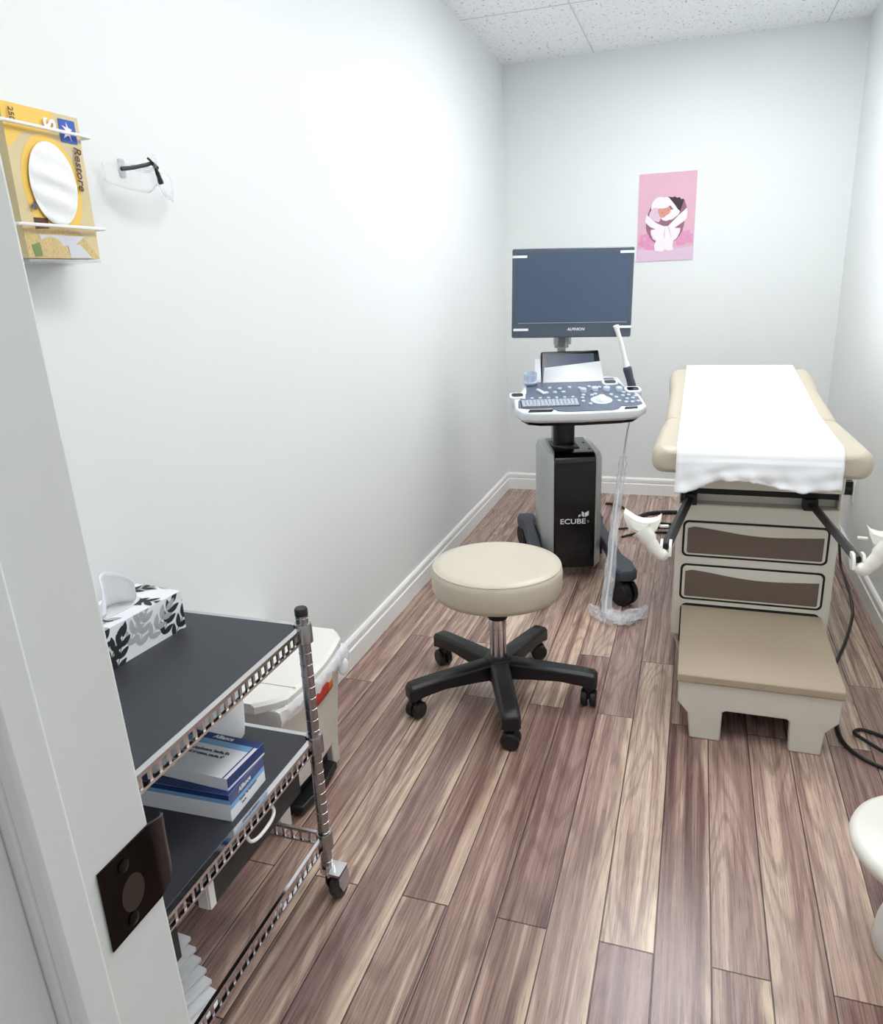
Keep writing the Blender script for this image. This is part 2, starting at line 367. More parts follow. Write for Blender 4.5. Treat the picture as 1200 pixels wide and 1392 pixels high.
# ------------------------------------------------------------------ exam table
t = thing('exam_table', 'beige medical exam table with drawers and pull-out step', 'exam table', (0, 0, 0))
b = MB()
XL, XR, YB, YT = 1.085, 1.572, -.95, -2.10
b.prism([(XL, .10), (XR, .10), (XR, .575), (XL, .575)], 'y', YB, YT)
b.box(XL, XL+.010, YT+.008, YB, .57, .635); b.box(XR-.010, XR, YT+.008, YB, .57, .635)
b.box(XL+.010, XR-.010, YT+.050, YB, .57, .612)
b.prism([(XL+.035, 0), (XR-.035, 0), (XR-.004, .10), (XL+.004, .10)], 'y', YB-.03, YT+.03)
body = b.build('body', M['beige'], t, bev=.006)
b = MB(); b.box(XL+.012, XR-.012, YT+.012, YB, .608, .64); b.build('gap_frame', M['groove'], t)
b = MB(); b.box(XL+.0, XR-.0, YT-.004, YB+.08, .630, .704); b.build('top_frame', M['beige'], t, bev=.004)
b = MB(); b.prism(rrect(1.316, 1.348, .580, .604, .005), 'y', YT+.0485, YT+.051); b.build('access_cover', M['beige'], t, bev=.001)
# drawers
def drawer(z0, z1, dx=0):
    x0, x1 = 1.106, 1.548
    b = MB(); b.prism(rrect(x0, x1, z0, z1, .018), 'y', YT+.004, YT-.0012); g = b.build('drawer', M['groove'], t)
    g['label'] = 'dark outline of the drawer front'
    b = MB(); b.prism(rrect(x0+.007, x1-.007, z0+.007, z1-.007, .014), 'y', YT+.002, YT-.005); f = b.build('drawer_front', M['beige'], g, bev=.002)
    lo, hi = z0+.014, z1-.028
    pts = [(x0+.016, lo+.004), (x0+.020, lo), (x1-.020, lo), (x1-.016, lo+.004)]
    top = []
    for i in range(21):
        u = i/20; x = x1-.016 + (x0+.016 - (x1-.016))*u
        s = u*u*(3-2*u)
        top.append((x, hi - .014 + .012*math.cos(2*PI*(u-.5)*.9+PI)*.6 + .016*s*1.0 if 0 < u < 1 else hi-.006+.008*u))
    b = MB(); b.prism(pts + top, 'y', YT+.001, YT-.0062); b.build('pull_panel', M['brown'], g)
drawer(.392, .519); drawer(.236, .366)
# step
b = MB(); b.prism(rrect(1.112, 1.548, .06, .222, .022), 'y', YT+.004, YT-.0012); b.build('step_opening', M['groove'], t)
b = MB(); yf = -2.573
out = [(1.120, .182), (1.120, .116), (1.150, .080), (1.158, 0), (1.244, 0), (1.244, .094), (1.252, .100), (1.412, .100), (1.420, .094), (1.424, 0), (1.508, 0), (1.512, .072), (1.545, .108), (1.545, .182)]
b.prism(out, 'y', yf+.004, yf+.03)
b.box(1.122, 1.150, yf+.03, YT, .10, .182); b.box(1.515, 1.543, yf+.03, YT, .10, .182)
b.box(1.158, 1.185, yf+.03, YT-.05, 0, .12); b.box(1.480, 1.508, yf+.03, YT-.05, 0, .12)
st = b.build('pull_out_step', M['beige'], t, bev=.004)
b = MB(); b.box(1.150, 1.515, -2.40, YT-.04, .004, .150); b.build('step_shade_block', M['groove'], st)  # added black block, stands in for the shade beneath the step
b = MB(); b.prism([(yf-.004, .186), (yf-.002, .206), (yf+.012, .213), (YT+.002, .213), (YT+.002, .182), (yf, .182)], 'x', 1.116, 1.550); b.build('tread', M['tread'], st, bev=.005, seg=3)
# cushions
def padtop(y):
    if y < -1.72: return .792 + .004*(y+2.3)/.58
    u = (y+1.72)/.92; return .796 + .072*u
def cushion(name, ys, cap0, cap1):
    b = MB(); rings = []
    for i, (y, x0, x1, th, dz) in enumerate(ys):
        zt = padtop(y)+dz; pts = []
        r = min(.036, th*.46); 
        base = rrect(x0, x1, zt-th, zt, r, 7)
        rings.append([(x, y, z + (.004*math.sin(PI*(x-x0)/(x1-x0)) if z > zt-.5*th else 0)) for x, z in base])
    b.loft(rings); return b.build(name, M['pad'], t, ang=70, sub=1)
def endr(y0, sgn, x0, x1, th, d=.055):
    out = []
    for k in (0, .12, .3, .55, .8, 1.0):
        c = math.sqrt(max(0, 1-(1-k)**2))
        out.append((y0+sgn*d*k, x0+.05*(1-c), x1-.05*(1-c), th*(.40+.60*c), -th*.30*(1-c)))
    return out
ys = endr(-2.245, 1, 1.0, 1.622, .088) + [(-2.1, 1.0, 1.618, .088, 0), (-1.9, 1.006, 1.610, .088, 0), (-1.76, 1.014, 1.602, .088, 0), (-1.735, 1.016, 1.600, .088, -.003), (-1.726, 1.022, 1.594, .07, -.010)]
cushion('seat_cushion', ys, 0, 1)
ys = [(-1.724, 1.024, 1.592, .07, -.010), (-1.715, 1.020, 1.600, .088, -.002), (-1.68, 1.019, 1.600, .09, 0), (-1.45, 1.016, 1.600, .09, 0), (-1.22, 1.018, 1.594, .09, -.002), (-1.16, 1.014, 1.600, .09, 0), (-1.0, 1.006, 1.606, .09, .004), (-.92, 1.004, 1.604, .09, .004)] + endr(-.80, -1, 1.006, 1.606, .09, .07)[::-1]
cushion('back_cushion', ys, 1, 1)
# stirrups
def stirrup(x0, x1, sgn):
    s0 = Vector((x0, YT+.03, .594)); e = Vector((x1, -2.57, .588))
    b = MB(); b.box(x0-.020, x0+.020, YT-.012, YT+.052, .574, .610); st = b.build('stirrup', M['blk'], t, bev=.002); st['label'] = 'black stirrup socket with a folding bar'
    b = MB(); d = (e-s0).normalized(); b.loft([b.ring(p, d, .016, .011, 4, (0, 0, 1)) for p in (s0 + d*.03, e)]); b.build('stirrup_bar', M['blk'], st, bev=.002)
    o = e
    b = MB()
    # clevis: two cheeks and a web
    for q in (-1, 1): b.prism([(o.y+.030, o.z-.012), (o.y+.026, o.z+.016), (o.y-.004, o.z+.018), (o.y-.022, o.z+.004), (o.y-.026, o.z-.022), (o.y, o.z-.03)], 'x', o.x+q*.013-.004, o.x+q*.013+.004)
    b.tube(smoothpts([o + Vector((0, -.012, -.016)), o + Vector((-sgn*.012, -.022, -.022)), o + Vector((-sgn*.030, -.02, -.004)), o + Vector((-sgn*.050, -.012, .024)), o + Vector((-sgn*.074, -.004, .052))], 5),
           [(.016, .016)]*5 + [(.017, .015)]*5 + [(.020, .016)]*5 + [(.026, .018)]*5 + [(.036, .016)], n=16, up=(0, 1, 0))
    # heel cup shell
    rim = [(-.128, .096), (-.112, .086), (-.094, .074), (-.072, .068), (-.05, .069), (-.03, .075), (-.018, .086)]
    f_ = []
    for x, z in rim:
        f_.append([o + Vector((sgn*x, .035, z)), o + Vector((sgn*x, -.004, z-.004)), o + Vector((sgn*(x*.80-.014), -.010, z*.6+.006)), o + Vector((sgn*(x*.7-.022), -.004, z*.35+.014))])
    vv = [[b.bm.verts.new(p) for p in r] for r in f_]
    th = [[b.bm.verts.new(p + Vector((0, .004, .008))) for p in r] for r in f_]
    for A in (vv, th):
        for a, c in zip(A, A[1:]):
            for i in range(3): b.face([a[i], a[i+1], c[i+1], c[i]])
    for i in range(3): b.face([vv[0][i], vv[0][i+1], th[0][i+1], th[0][i]]); b.face([vv[-1][i], vv[-1][i+1], th[-1][i+1], th[-1][i]])
    for a, c, p, q in zip(vv, vv[1:], th, th[1:]): b.face([a[0], c[0], q[0], p[0]]); b.face([a[3], c[3], q[3], p[3]])
    b.cyl(o + Vector((-sgn*.022, .02, .058)), o + Vector((sgn*.004, .024, .058)), .005, n=12)
    for v_ in b.bm.verts: v_.co = o + (v_.co - o)*.9
    h = b.build('heel_cup', M['ivory'], st, ang=50); h['label'] = 'ivory plastic heel cup'
stirrup(1.124, 1.066, 1); stirrup(1.482, 1.535, -1)

# exam paper
b = MB(); x0, x1 = 1.075, 1.535; nx = 44
prof = []
for y in [-.81 - i*(2.205-.81)/40 for i in range(41)]: prof.append((y, padtop(y)+.0105))
for k in range(1, 9):
    a = k/8*PI/2; prof.append((-2.205 - .052*math.sin(a), padtop(-2.205)+.0105 - .040*(1-math.cos(a))))
yb, zb = prof[-1]; NH = 14
def ragged(u):
    pts = [(0, .655), (.12, .668), (.20, .688), (.26, .698), (.35, .701), (.47, .700), (.55, .692), (.66, .682), (.78, .676), (.9, .680), (1, .684)]
    for (a, za), (c, zc) in zip(pts, pts[1:]):
        if a <= u <= c: return za + (zc-za)*(u-a)/(c-a) + random.uniform(-.0022, .0022)
grid = []
for i in range(nx+1):
    u = i/nx; x = x0 + (x1-x0)*u; col = []
    ze = ragged(u)
    for y, z in prof: col.append((x, y, z))
    for k in range(1, NH+1):
        v = k/NH; z = zb + (ze-zb)*v
        wv = .006*math.sin(u*19+v*3)*v + .005*math.sin(u*43+1.3-v*5)*v*v + .003*math.sin(v*11+u*8)*v
        col.append((x, yb - .004*v - .005 + wv, z))
    grid.append([b.bm.verts.new(p) for p in col])
for a, c in zip(grid, grid[1:]):
    for j in range(len(a)-1): b.face([a[j], a[j+1], c[j+1], c[j]])
tag(b.build('exam_paper', M['paper'], ang=80, solid=.0012), 'white paper sheet covering the exam table, torn along its hanging front edge', 'paper sheet')

# ------------------------------------------------------------------ ultrasound machine
UL, UY = (.585, -1.25, 0), .30
t = thing('ultrasound_machine', 'ultrasound cart with monitor, console and black-fronted tower', 'ultrasound machine', UL, UY)
b = MB(); pl = [(-.092, -.215), (.095, -.215), (.128, -.15), (.128, .17), (.09, .20), (-.09, .20), (-.128, .17), (-.128, -.15)]
b.loft([[(x, y, .06) for x, y in pl], [(x, y, .545) for x, y in pl], [(x*.93, y*.93, .575) for x, y in pl]])
tw = b.build('tower', M['silver'], t, bev=.006, seg=3)
b = MB(); b.prism([(-.2205, .062), (-.2205, .535), (-.214, .560), (-.198, .576), (-.17, .5815), (.13, .5815), (.13, .570), (-.19, .56), (-.20, .54), (-.20, .062)], 'x', -.0885, .0915)
fp = b.build('front_panel', M['gblk'], tw, bev=.008, seg=3)
text('ECUBE', .032, M['tape'], fp, (-.006, -.2215, .278), (1, 0, 0), (0, 0, 1), bold=.0005, sx=1.18)
text('9', .020, M['silver'], fp, (.060, -.2215, .276), (1, 0, 0), (0, 0, 1))
b = MB()
for pts in ([(.034, .262), (.043, .266), (.043, .276), (.034, .270)], [(.048, .268), (.059, .262), (.059, .282), (.048, .288)], [(.062, .262), (.078, .270), (.078, .290), (.062, .280)]): b.prism([(x-.016, z+.036) for x, z in pts], 'y', -.2222, -.2204)
em = b.build('emblem', M['tape'], fp)
for x, y in ((-.07, .0), (.07, .0), (.075, -.13)):
    b = MB(); b.lathe([(.006, 0), (.006, .002), (.001, .002)], n=14); b.build('screw_cap', M['groove'], tw, loc=(x, y, .5815))
# base beams and casters
b = MB(); b.box(-.15, .15, -.10, .22, .075, .125); b.build('base', M['blk'], t, bev=.006)
for s in (-1, 1):
    b = MB()
    plan = [(-.036, .30), (.036, .30), (.046, .27), (.044, .22), (.026, .16), (.026, -.34), (.050, -.41), (.048, -.50), (.026, -.53), (-.026, -.53), (-.048, -.50), (-.050, -.41), (-.026, -.34), (-.026, .16), (-.044, .22), (-.046, .27)]
    b.loft([[(x*1.0, y, .118) for x, y in plan], [(x, y, .150) for x, y in plan], [(x*.85, y*.985, .162) for x, y in plan]])
    lg = b.build('base_beam', M['slate'], t, loc=(s*.166, 0, 0), bev=.003)
    for y, rz in ((-.485, .55) if s > 0 else (-.395, .2), (.265, .3)):
        b = MB(); r = .056
        for q in (-1, 1):
            x = q*.018; prof = [(.001, -.014), (r*.72, -.014), (r*.78, -.010), (r*.96, -.012), (r, -.006), (r, .010), (.001, .012)] if q < 0 else [(.001, .014), (r*.72, .014), (r*.78, .010), (r*.96, .012), (r, .006), (r, -.010), (.001, -.012)]
            b.loft([[(x+a, rr*math.cos(2*PI*i/32), r+rr*math.sin(2*PI*i/32)) for i in range(32)] for rr, a in prof])
        b.cyl((0, 0, r*1.6), (0, 0, .122), .020, n=18); b.box(-.016, .016, -.02, .03, r, r*1.95)
        cs = b.build('caster', M['blk'], lg, loc=(0, y, 0), rot=(0, 0, rz))
        if y < 0: pass
# column
b = MB(); pl = rrect(-.074, .022, -.075, .03, .02); b.prism(pl, 'z', .565, .80); b.build('column', M['gblk'], t, ang=50)
b = MB(); b.prism([(-.085, .04), (-.085, -.055), (-.02, -.115), (.035, -.115), (.035, .04)], 'z', .575, .588); b.build('column_collar', M['slate'], t, bev=.003)
# console
CT = math.radians(13.5)
b = MB()
tray = [(-.262, .055), (-.235, .012), (-.18, -.004), (0, -.012), (.18, -.004), (.235, .008), (.268, .045), (.266, .16), (.225, .27), (.215, .37), (.12, .42), (-.12, .42), (-.20, .37), (-.215, .27), (-.262, .16)]
b.loft([[(x*.96, y*.96+.012, -.004) for x, y in tray], [(x, y, .010) for x, y in tray], [(x, y, .034) for x, y in tray], [(x*.985, y*.985+.004, .042) for x, y in tray]])
cn = b.build('console', M['rim'], t, loc=(.005, -.345, .742), rot=(CT, 0, 0), bev=.003)
b = MB(); und = [(x*.90, y*.9+.02) for x, y in tray]; b.prism(und, 'z', -.020, -.003); b.build('underside', M['gblk'], cn)
b = MB()
pan = [(-.250, .062), (-.215, .048), (-.112, .046), (-.095, .016), (-.06, .006), (.12, .006), (.15, .018), (.165, .046), (.225, .044), (.254, .062), (.252, .15), (.212, .255), (.19, .36), (-.19, .36), (-.205, .21), (-.245, .13)]
b.prism(pan, 'z', .038, .0455); cp = b.build('control_panel', M['panel'], cn, bev=.002)
for pts in ([(-.215, .014), (-.120, .012), (-.108, .036), (-.205, .040)], [(.170, .012), (.225, .018), (.228, .036), (.180, .036)]):
    b = MB(); b.prism(pts, 'z', .040, .0438); b.build('grip_slot', M['gblk'], cn)
b = MB(); b.prism(rrect(-.238, .002, .055, .128, .006), 'z', .0445, .0468, 1)
kb = None
for r in range(5):
    nk = 15 - (r == 0)*3
    for k in range(nk):
        w = .232/nk; x = -.234 + k*w + (r % 2)*.0; y = .0585 + r*.0135
        b.box(x+.001, x+w-.001, y+.001, y+.0122, .0462, .0515)
b.build('keyboard', [M['key'], M['slate']], cn, bev=.0008, seg=1)
def knob(x, y, r, h, m='knob'):
    b = MB(); b.lathe([(r, 0), (r, h*.8), (r*.85, h), (.0005, h)], n=18); b.build('knob', M[m], cn, loc=(x, y, .0455))
for x, y in ((.035, .205), (.085, .215), (.135, .214), (.185, .205)):
    knob(x, y, .0145, .016)
for i in range(6): knob(-.10 + i*.042, .245 if i % 2 else .255, .008, .006)
for i in range(3): knob(-.12 + i*.036, .205, .009, .006)
for i in range(7): knob(-.22 + i*.034, .150, .007, .004)
for x, y in ((.02, .10), (.022, .135), (.03, .165), (.045, .07), (.165, .09), (.16, .13), (.145, .16), (.19, .075), (.215, .075), (.24, .08), (.20, .11), (.225, .115), (.19, .145), (.215, .15), (.24, .135), (.20, .18), (.225, .178), (.065, .16), (.08, .172)):
    knob(x, y, .008, .005)
b = MB(); b.lathe([(.044, 0), (.044, .003), (.034, .005), (.026, .002)], n=36); b.build('trackball_ring', M['knob'], cn, loc=(.095, .105, .0455))
b = MB(); b.lathe([(.0255*math.cos(a*PI/20), .0255*math.sin(a*PI/20)) for a in range(0, 10)] + [(.0004, .0255)], n=32); b.build('trackball', M['white'], cn, loc=(.095, .105, .045), rot=(0, 0, 0))
# cup holders for probes, each a sleeve with a dark hollow
for x, y in ((-.245, .185), (.165, .30), (.245, .21)):
    b = MB(); b.prism(rrect(x-.034, x+.034, y-.03, y+.03, .018), 'z', .005, .050); h = b.build('probe_holder', M['rim'], cn, bev=.003)
    b = MB(); b.prism(rrect(x-.024, x+.024, y-.019, y+.019, .012), 'z', .040, .0508); b.build('hollow', M['gblk'], h)
# small touch screen under the monitor
b = MB(); b.prism([(-.125, .0), (.150, .0), (.135, .162), (-.118, .162)], 'y', -.0, .05)
TS = (math.radians(-24), 0, 0)
ts = b.build('touch_screen', M['gblk'], t, loc=(0, -.035, .842), rot=TS, bev=.006)
b = MB(); b.prism([(-.098, .06), (.115, .06), (.112, .145), (-.094, .145)], 'y', -.002, .002); b.build('small_display', M['screen'], ts)
b = MB(); b.box(-.15, -.122, -.005, .035, .02, .13); b.build('side_cover', M['rim'], ts, bev=.004)
# monitor
b = MB(); b.prism(rrect(-.252, .252, -.182, .182, .008), 'y', -.024, .022)
mo = b.build('monitor', M['bezel'], t, loc=(.006, -.02, 1.234), rot=(math.radians(-3), math.radians(1.2), math.radians(-4)), bev=.004)
b = MB(); b.prism(rrect(-.232, .236, -.118, .165, .002), 'y', -.0252, -.0236); sc = b.build('screen', M['screen'], mo, smooth=False)
b = MB(); b.box(-.226, .232, -.0262, -.0248, -.1215, -.1195); b.build('screen_edge', M['silver'], mo)
for x0, x1, z, r in ((-.2515, -.190, .150, -1), (.194, .2515, .162, 0), (-.245, -.182, -.148, 2), (.190, .2515, -.140, 0)):
    b = MB(); b.box(x0, x1, -.0270, -.0236, z-.005, z+.005); b.build('tape_strip', M['tape'], mo)
text('ALPINION', .016, M['tape'], mo, (.02, -.0246, -.148), (1, 0, 0), (0, 0, 1), name='brand_lettering', shear=.2, bold=.0003)
b = MB(); b.box(-.018, .018, .03, .06, .90, 1.075); b.box(-.040, -.024, -.012, .02, 1.018, 1.052); b.box(.024, .036, -.012, .02, 1.018, 1.052); b.box(-.03, .03, .03, .07, 1.0, 1.25)
b.build('monitor_arm', M['silver'], t, loc=(-.022, .035, 0), bev=.003)
b = MB(); b.box(-.08, .03, .05, .12, .80, .95); b.build('arm_mount', M['rim'], t, bev=.008)

UM = Matrix.Translation(UL) @ Matrix.Rotation(UY, 4, 'Z')
def uw(x, y, z): return UM @ Vector((x, y, z))
# sheet of paper over the touch screen
b = MB()
ny = 12; g = []
for i in range(2):
    g.append([])
for k in range(ny+1):
    v = k/ny
    z = -.008 + v*.116; y = -.0055 - .002*math.sin(v*3) - (.012*(1-v)**4)
    g[0].append(b.bm.verts.new((-.121 + .014*v, y, z - .022*v))); g[1].append(b.bm.verts.new((.151-.012*v, y, z)))
for k in range(ny): b.face([g[0][k], g[1][k], g[1][k+1], g[0][k+1]])
o = b.build('paper_sheet', M['paper'], solid=.0008)
o.matrix_world = UM @ Matrix.Translation((0, -.035, .842)) @ Euler(TS).to_matrix().to_4x4()
tag(o, 'white sheet of paper leaning on the small screen below the monitor', 'paper')
# gel bottle on the console
CM = UM @ Matrix.Translation((.005, -.345, .742)) @ Matrix.Rotation(CT, 4, 'X')
gl = thing('gel_cup', 'small pale blue cup on the left rear corner of the ultrasound console', 'cup'); gl.matrix_world = CM @ Matrix.Translation((-.178, .315, .0460))
b = MB(); b.lathe([(.001, 0), (.024, 0), (.025, .004), (.029, .05), (.027, .05), (.023, .006), (.001, .005)], n=28); b.build('cup', film('pale_blue_plastic', (206, 218, 236), .55, .2), gl)
b = MB(); b.lathe([(.032, .012), (.036, .012), (.036, .018), (.032, .018)], n=28); b.build('ring_holder', M['knob'], gl)
o = MB(); o.box(-.006, .006, -.024, .024, 0, .010); o.box(-.008, .008, -.034, -.022, .001, .009); o = o.build('cable_clip', M['rim'], bev=.002); o.matrix_world = CM @ Matrix.Translation((-.145, .215, .0458)) @ Matrix.Rotation(.5, 4, 'Z')
tag(o, 'small pale plastic clip lying left of the console knobs', 'clip')
# probe
pr = thing('ultrasound_probe', 'long white probe with a black grip standing at the right of the console', 'probe')
p0, p1, p2, p3 = uw(.262, -.105, .825), uw(.232, -.105, .925), uw(.226, -.105, .945), uw(.184, -.11, 1.085)
b = MB(); d = (p1-p0)
b.tube([p0 + d*u for u in (-.12, 0, .25, .5, .75, .92, 1, 1.03)], [.012, .015, .018, .0165, .018, .019, .016, .012], n=16); gr = b.build('grip', M['slate'], pr)
b = MB(); b.tube(smoothpts([p1, p2, p2.lerp(p3, .5) + Vector((.002, 0, 0)), p3, p3 + (p3-p2)*.12], 5), [.013]*6 + [.0095]*9 + [.0105]*3 + [.013, .0125, .006], n=16); b.build('shaft', M['white'], pr)
cab = [p0, p0 + Vector((.004, -.01, -.07)), (.853, -1.32, .66), (.846, -1.42, .54), (.838, -1.55, .385), (.836, -1.70, .17), (.832, -1.80, .05), (.845, -1.835, .012), (.885, -1.845, .008), (.945, -1.825, .008), (.972, -1.775, .008), (.955, -1.735, .008)]
b = MB(); b.tube(smoothpts(cab, 8), .0042, n=8); b.build('cable', M['rim'], pr)
# crumpled plastic sleeve over the cable
b = MB(); rnd = random.Random(3)
path = smoothpts([(.846, -1.40, .565), (.842, -1.48, .46), (.838, -1.57, .35), (.836, -1.70, .18), (.835, -1.80, .05), (.86, -1.835, .02), (.90, -1.845, .018), (.95, -1.83, .02)], 7)
rings = []
for i, p in enumerate(path):
    tt = path[min(i+1, len(path)-1)] - path[max(i-1, 0)]
    u = i/len(path); rx = .014 + .016*u + rnd.uniform(-.003, .004); q = b.ring(p, tt, rx, .010+.006*u, 12)
    rings.append([v + Vector((rnd.uniform(-1, 1), rnd.uniform(-1, 1), rnd.uniform(-1, 1)))*.004*(u+.2) for v in q])
rings = [[Vector((v.x, v.y, max(v.z, .002))) for v in r] for r in rings]
b.loft(rings, cap=False)
# bunched end lying on the floor around the caster
gx, gy = 22, 10; G = []
for i in range(gx+1):
    row = []
    for j in range(gy+1):
        u, v = i/gx, j/gy
        x = .760 + .225*u; y = -1.80 - .095*(1-abs(2*u-1)**2)*(.2+.8*v) + .06*(1-v) + .13*max(0, u-.65)*(1-v)
        z = .006 + .024*math.sin(PI*v)*(.6+.4*math.sin(u*20)) + rnd.uniform(0, .014)
        row.append(b.bm.verts.new((x + rnd.uniform(-.005, .005), y + rnd.uniform(-.006, .006), max(.003, z))))
    G.append(row)
for a, c in zip(G, G[1:]):
    for j in range(gy): b.face([a[j], a[j+1], c[j+1], c[j]])
tag(b.build('plastic_sleeve', M['sleeve'], ang=20), 'crumpled clear plastic sleeve hanging from the probe cable to the floor', 'plastic sleeve')

# ------------------------------------------------------------------ wire cart
XA, XB, Y0, Y1 = .052, .405, -4.0, -3.40
t = thing('wire_cart', 'chrome wheeled wire cart with charcoal shelf liners by the left wall', 'cart', (0, 0, 0))
for x in (XA, XB):
    for y in (Y0, Y1):
        b = MB(); b.cyl((x, y, .085), (x, y, .692), .0125, n=20)
        z = .10
        while z < .69:
            b.lathe([(.0124, -.0012), (.0133, -.0006), (.0133, .0006), (.0124, .0012)], (x, y, z), 20); z += .0254
        po = b.build('post', M['dchrome'], t)
        b = MB(); b.lathe([(.001, .690), (.0132, .690), (.0132, .702), (.0115, .705), (.001, .705)], (x, y, 0), 20); b.build('post_cap', M['blk'], po)
        b = MB(); b.cyl((x, y, .055), (x, y, .088), .008, n=14); b.lathe([(.001, .072), (.017, .072), (.017, .086), (.001, .086)], (x, y, 0), 20)
        r = .027; dx, dy = .018, .012
        b.prism([(y-.016, .073), (y+.022, .073), (y+dy+.018, .045), (y+dy+.012, .020), (y+dy-.014, .020), (y-.016, .05)], 'x', x+dx-.016-.002, x+dx-.016)
        b.prism([(y-.016, .073), (y+.022, .073), (y+dy+.018, .045), (y+dy+.012, .020), (y+dy-.014, .020), (y-.016, .05)], 'x', x+dx+.016, x+dx+.018)
        b.box(x-.006, x+dx+.018, y-.016, y+.026, .070, .076)
        cs = b.build('caster', M['chrome'], t)
        b = MB(); b.loft([[(x+dx+a, y+dy+rr*math.cos(2*PI*i/28), r+rr*math.sin(2*PI*i/28)) for i in range(28)] for rr, a in ((.001, -.013), (r*.9, -.013), (r, -.009), (r, .009), (r*.9, .013), (.001, .013))]); b.build('wheel', M['rubber'], cs)
def shelf(z, name, mat_on):
    b = MB(); hi, lo = z, z-.034
    def strip(p, q, nrm):
        p, q = Vector(p), Vector(q); d = (q-p); L_ = d.length; d.normalize(); n = Vector(nrm)
        def bar(a, c, z0, z1, w=.004):
            A, B = p + d*a, p + d*c
            b.loft([[P + n*s*w + Vector((0, 0, zz)) for s, zz in ((-1, z0), (1, z0), (1, z1), (-1, z1))] for P in (A, B)])
        bar(.014, L_-.014, hi-.007, hi, .0062 if mat_on else .0035); bar(.014, L_-.014, lo, lo+.005, .0035)
        k = int((L_-.03)/.0205); 
        for i in range(k+1):
            a = .015 + i*(L_-.03)/k; bar(a-.0032, a+.0032, lo+.004, hi-.006, .0018)
    strip((XB, Y0, 0), (XB, Y1, 0), (1, 0, 0)); strip((XA, Y0, 0), (XA, Y1, 0), (1, 0, 0))
    strip((XA, Y0, 0), (XB, Y0, 0), (0, 1, 0)); strip((XA, Y1, 0), (XB, Y1, 0), (0, 1, 0))
    if mat_on:
        y = Y0 + .02
        while y < Y1-.01: b.cyl((XA, y, z-.006), (XB, y, z-.006), .0018, n=6); y += .025
    s_ = b.build('shelf', M['chrome'], t, smooth=True)
    for x in (XA, XB):
        for y in (Y0, Y1):
            b = MB(); b.lathe([(.0135, -.040), (.0185, -.036), (.0178, .0), (.0165, .004), (.0135, .004)], (x, y, z), 24); b.build('shelf_collar', M['dchrome'], s_)
    if mat_on:
        b = MB(); b.prism([(XA+.004, Y0+.012), (XB-.006, Y0+.012), (XB-.006, Y1-.022), (XB-.020, Y1-.006), (XA+.014, Y1-.006), (XA+.004, Y1-.02)], 'z', z-.004, z+.001); b.build('liner', M['liner'], s_)
shelf(.668, 'shelf', True); shelf(.414, 'shelf', True); shelf(.170, 'shelf', False)

# hanging storage bins under the middle shelf
def under_bin(y0, y1, z0, z1, handle, label):
    q = thing('hanging_bin', label, 'storage bin', (.235, (y0+y1)/2, z0), 0, 'bins hung under the middle shelf')
    yc = (y0+y1)/2; h = z1-z0; d = (y1-y0)/2; X0, X1 = -.15, .152
    b = MB(); b.box(X0, X1, -d, d, 0, .003); b.box(X0, X1, -d, -d+.003, .003, h); b.box(X0, X1, d-.003, d, .003, h); b.box(X0, X0+.003, -d+.003, d-.003, .003, h); b.box(X1-.003, X1, -d+.003, d-.003, .003, h)
    bd = b.build('body', M['cloth'], q)
    b = MB(); cs_ = [(X0-.002, -d-.010, 1, 1), (X1+.004, -d-.010, -1, 1), (X1+.004, d, -1, -1), (X0-.002, d, 1, -1)]
    b.loft([[(x, y, h-.004), (x+sx*.009, y+sy*.009, h-.004), (x+sx*.009, y+sy*.009, h+.002), (x, y, h+.002)] for x, y, sx, sy in cs_ + cs_[:1]], cap=False); b.build('lip', M['white'], q)
    b = MB(); b.box(X1-.0025, X1+.002, -d-.003, -d+.012, 0, h); b.box(X1-.022, X1-.0025, -d-.004, -d, 0, h); b.build('corner_strip', M['white'], q)
    if handle:
        b = MB(); b.tube(smoothpts([(X1+.003, -.045, h-.004), (X1+.012, -.043, h-.020), (X1+.016, -.02, h-.026), (X1+.016, .02, h-.024), (X1+.012, .038, h-.016), (X1+.003, .040, h-.004)], 5), .0035, n=8); b.build('handle', M['white'], q)
under_bin(-3.758, -3.445, .305, .371, True, 'black storage bin with white bail handle hung under the cart middle shelf')
under_bin(-3.975, -3.842, .290, .371, False, 'black storage bin with white corner, beside the door frame under the cart middle shelf')

# tissue box
TB = thing('tissue_box', 'white tissue box with black leaf pattern on the cart top shelf', 'tissue box', (.112, -3.572, .6692), math.radians(-6))
b = MB(); hx, hy, hz = .057, .112, .078
b.box(-hx, hx, -hy, hy, 0, hz, 0)
def leaf(P, cx, cy, a, L_, w, mi):
    pts = []
    for k in range(13):
        u = k/12; pts.append((u*L_, w*math.sin(PI*u)**.8*(1-.25*u)))
    for k in range(11, 0, -1):
        u = k/12; pts.append((u*L_, -w*math.sin(PI*u)**.8*(1-.25*u)))
    ca, sa = math.cos(a), math.sin(a)
    q = [P(cx + x*ca - y*sa, cy + x*sa + y*ca) for x, y in pts]
    if all(q): b.poly(q, mi)
rl = random.Random(11)
spr = [0]
def sprigs(P, w, h, n):
    for k in range(n):
        cx, cy, a = w*((spr[0]*.37) % 1), rl.uniform(-.01, h*.4), rl.uniform(.6, 1.3)
        mi = 2 if spr[0] % 3 == 1 else 1; spr[0] += 1
        for j in range(3):
            sx, sy = cx + j*.021*math.cos(a), cy + j*.021*math.sin(a)
            for s in (-1, 1): leaf(P, sx, sy, a + s*.62, .029, .0066, mi)
        leaf(P, cx + .06*math.cos(a), cy + .06*math.sin(a), a, .030, .007, mi)
        leaf(P, cx, cy, a, .065, .0011, mi)
def ok(u, v, w, h): return 0 <= u <= w and 0 <= v <= h
lay = [0]
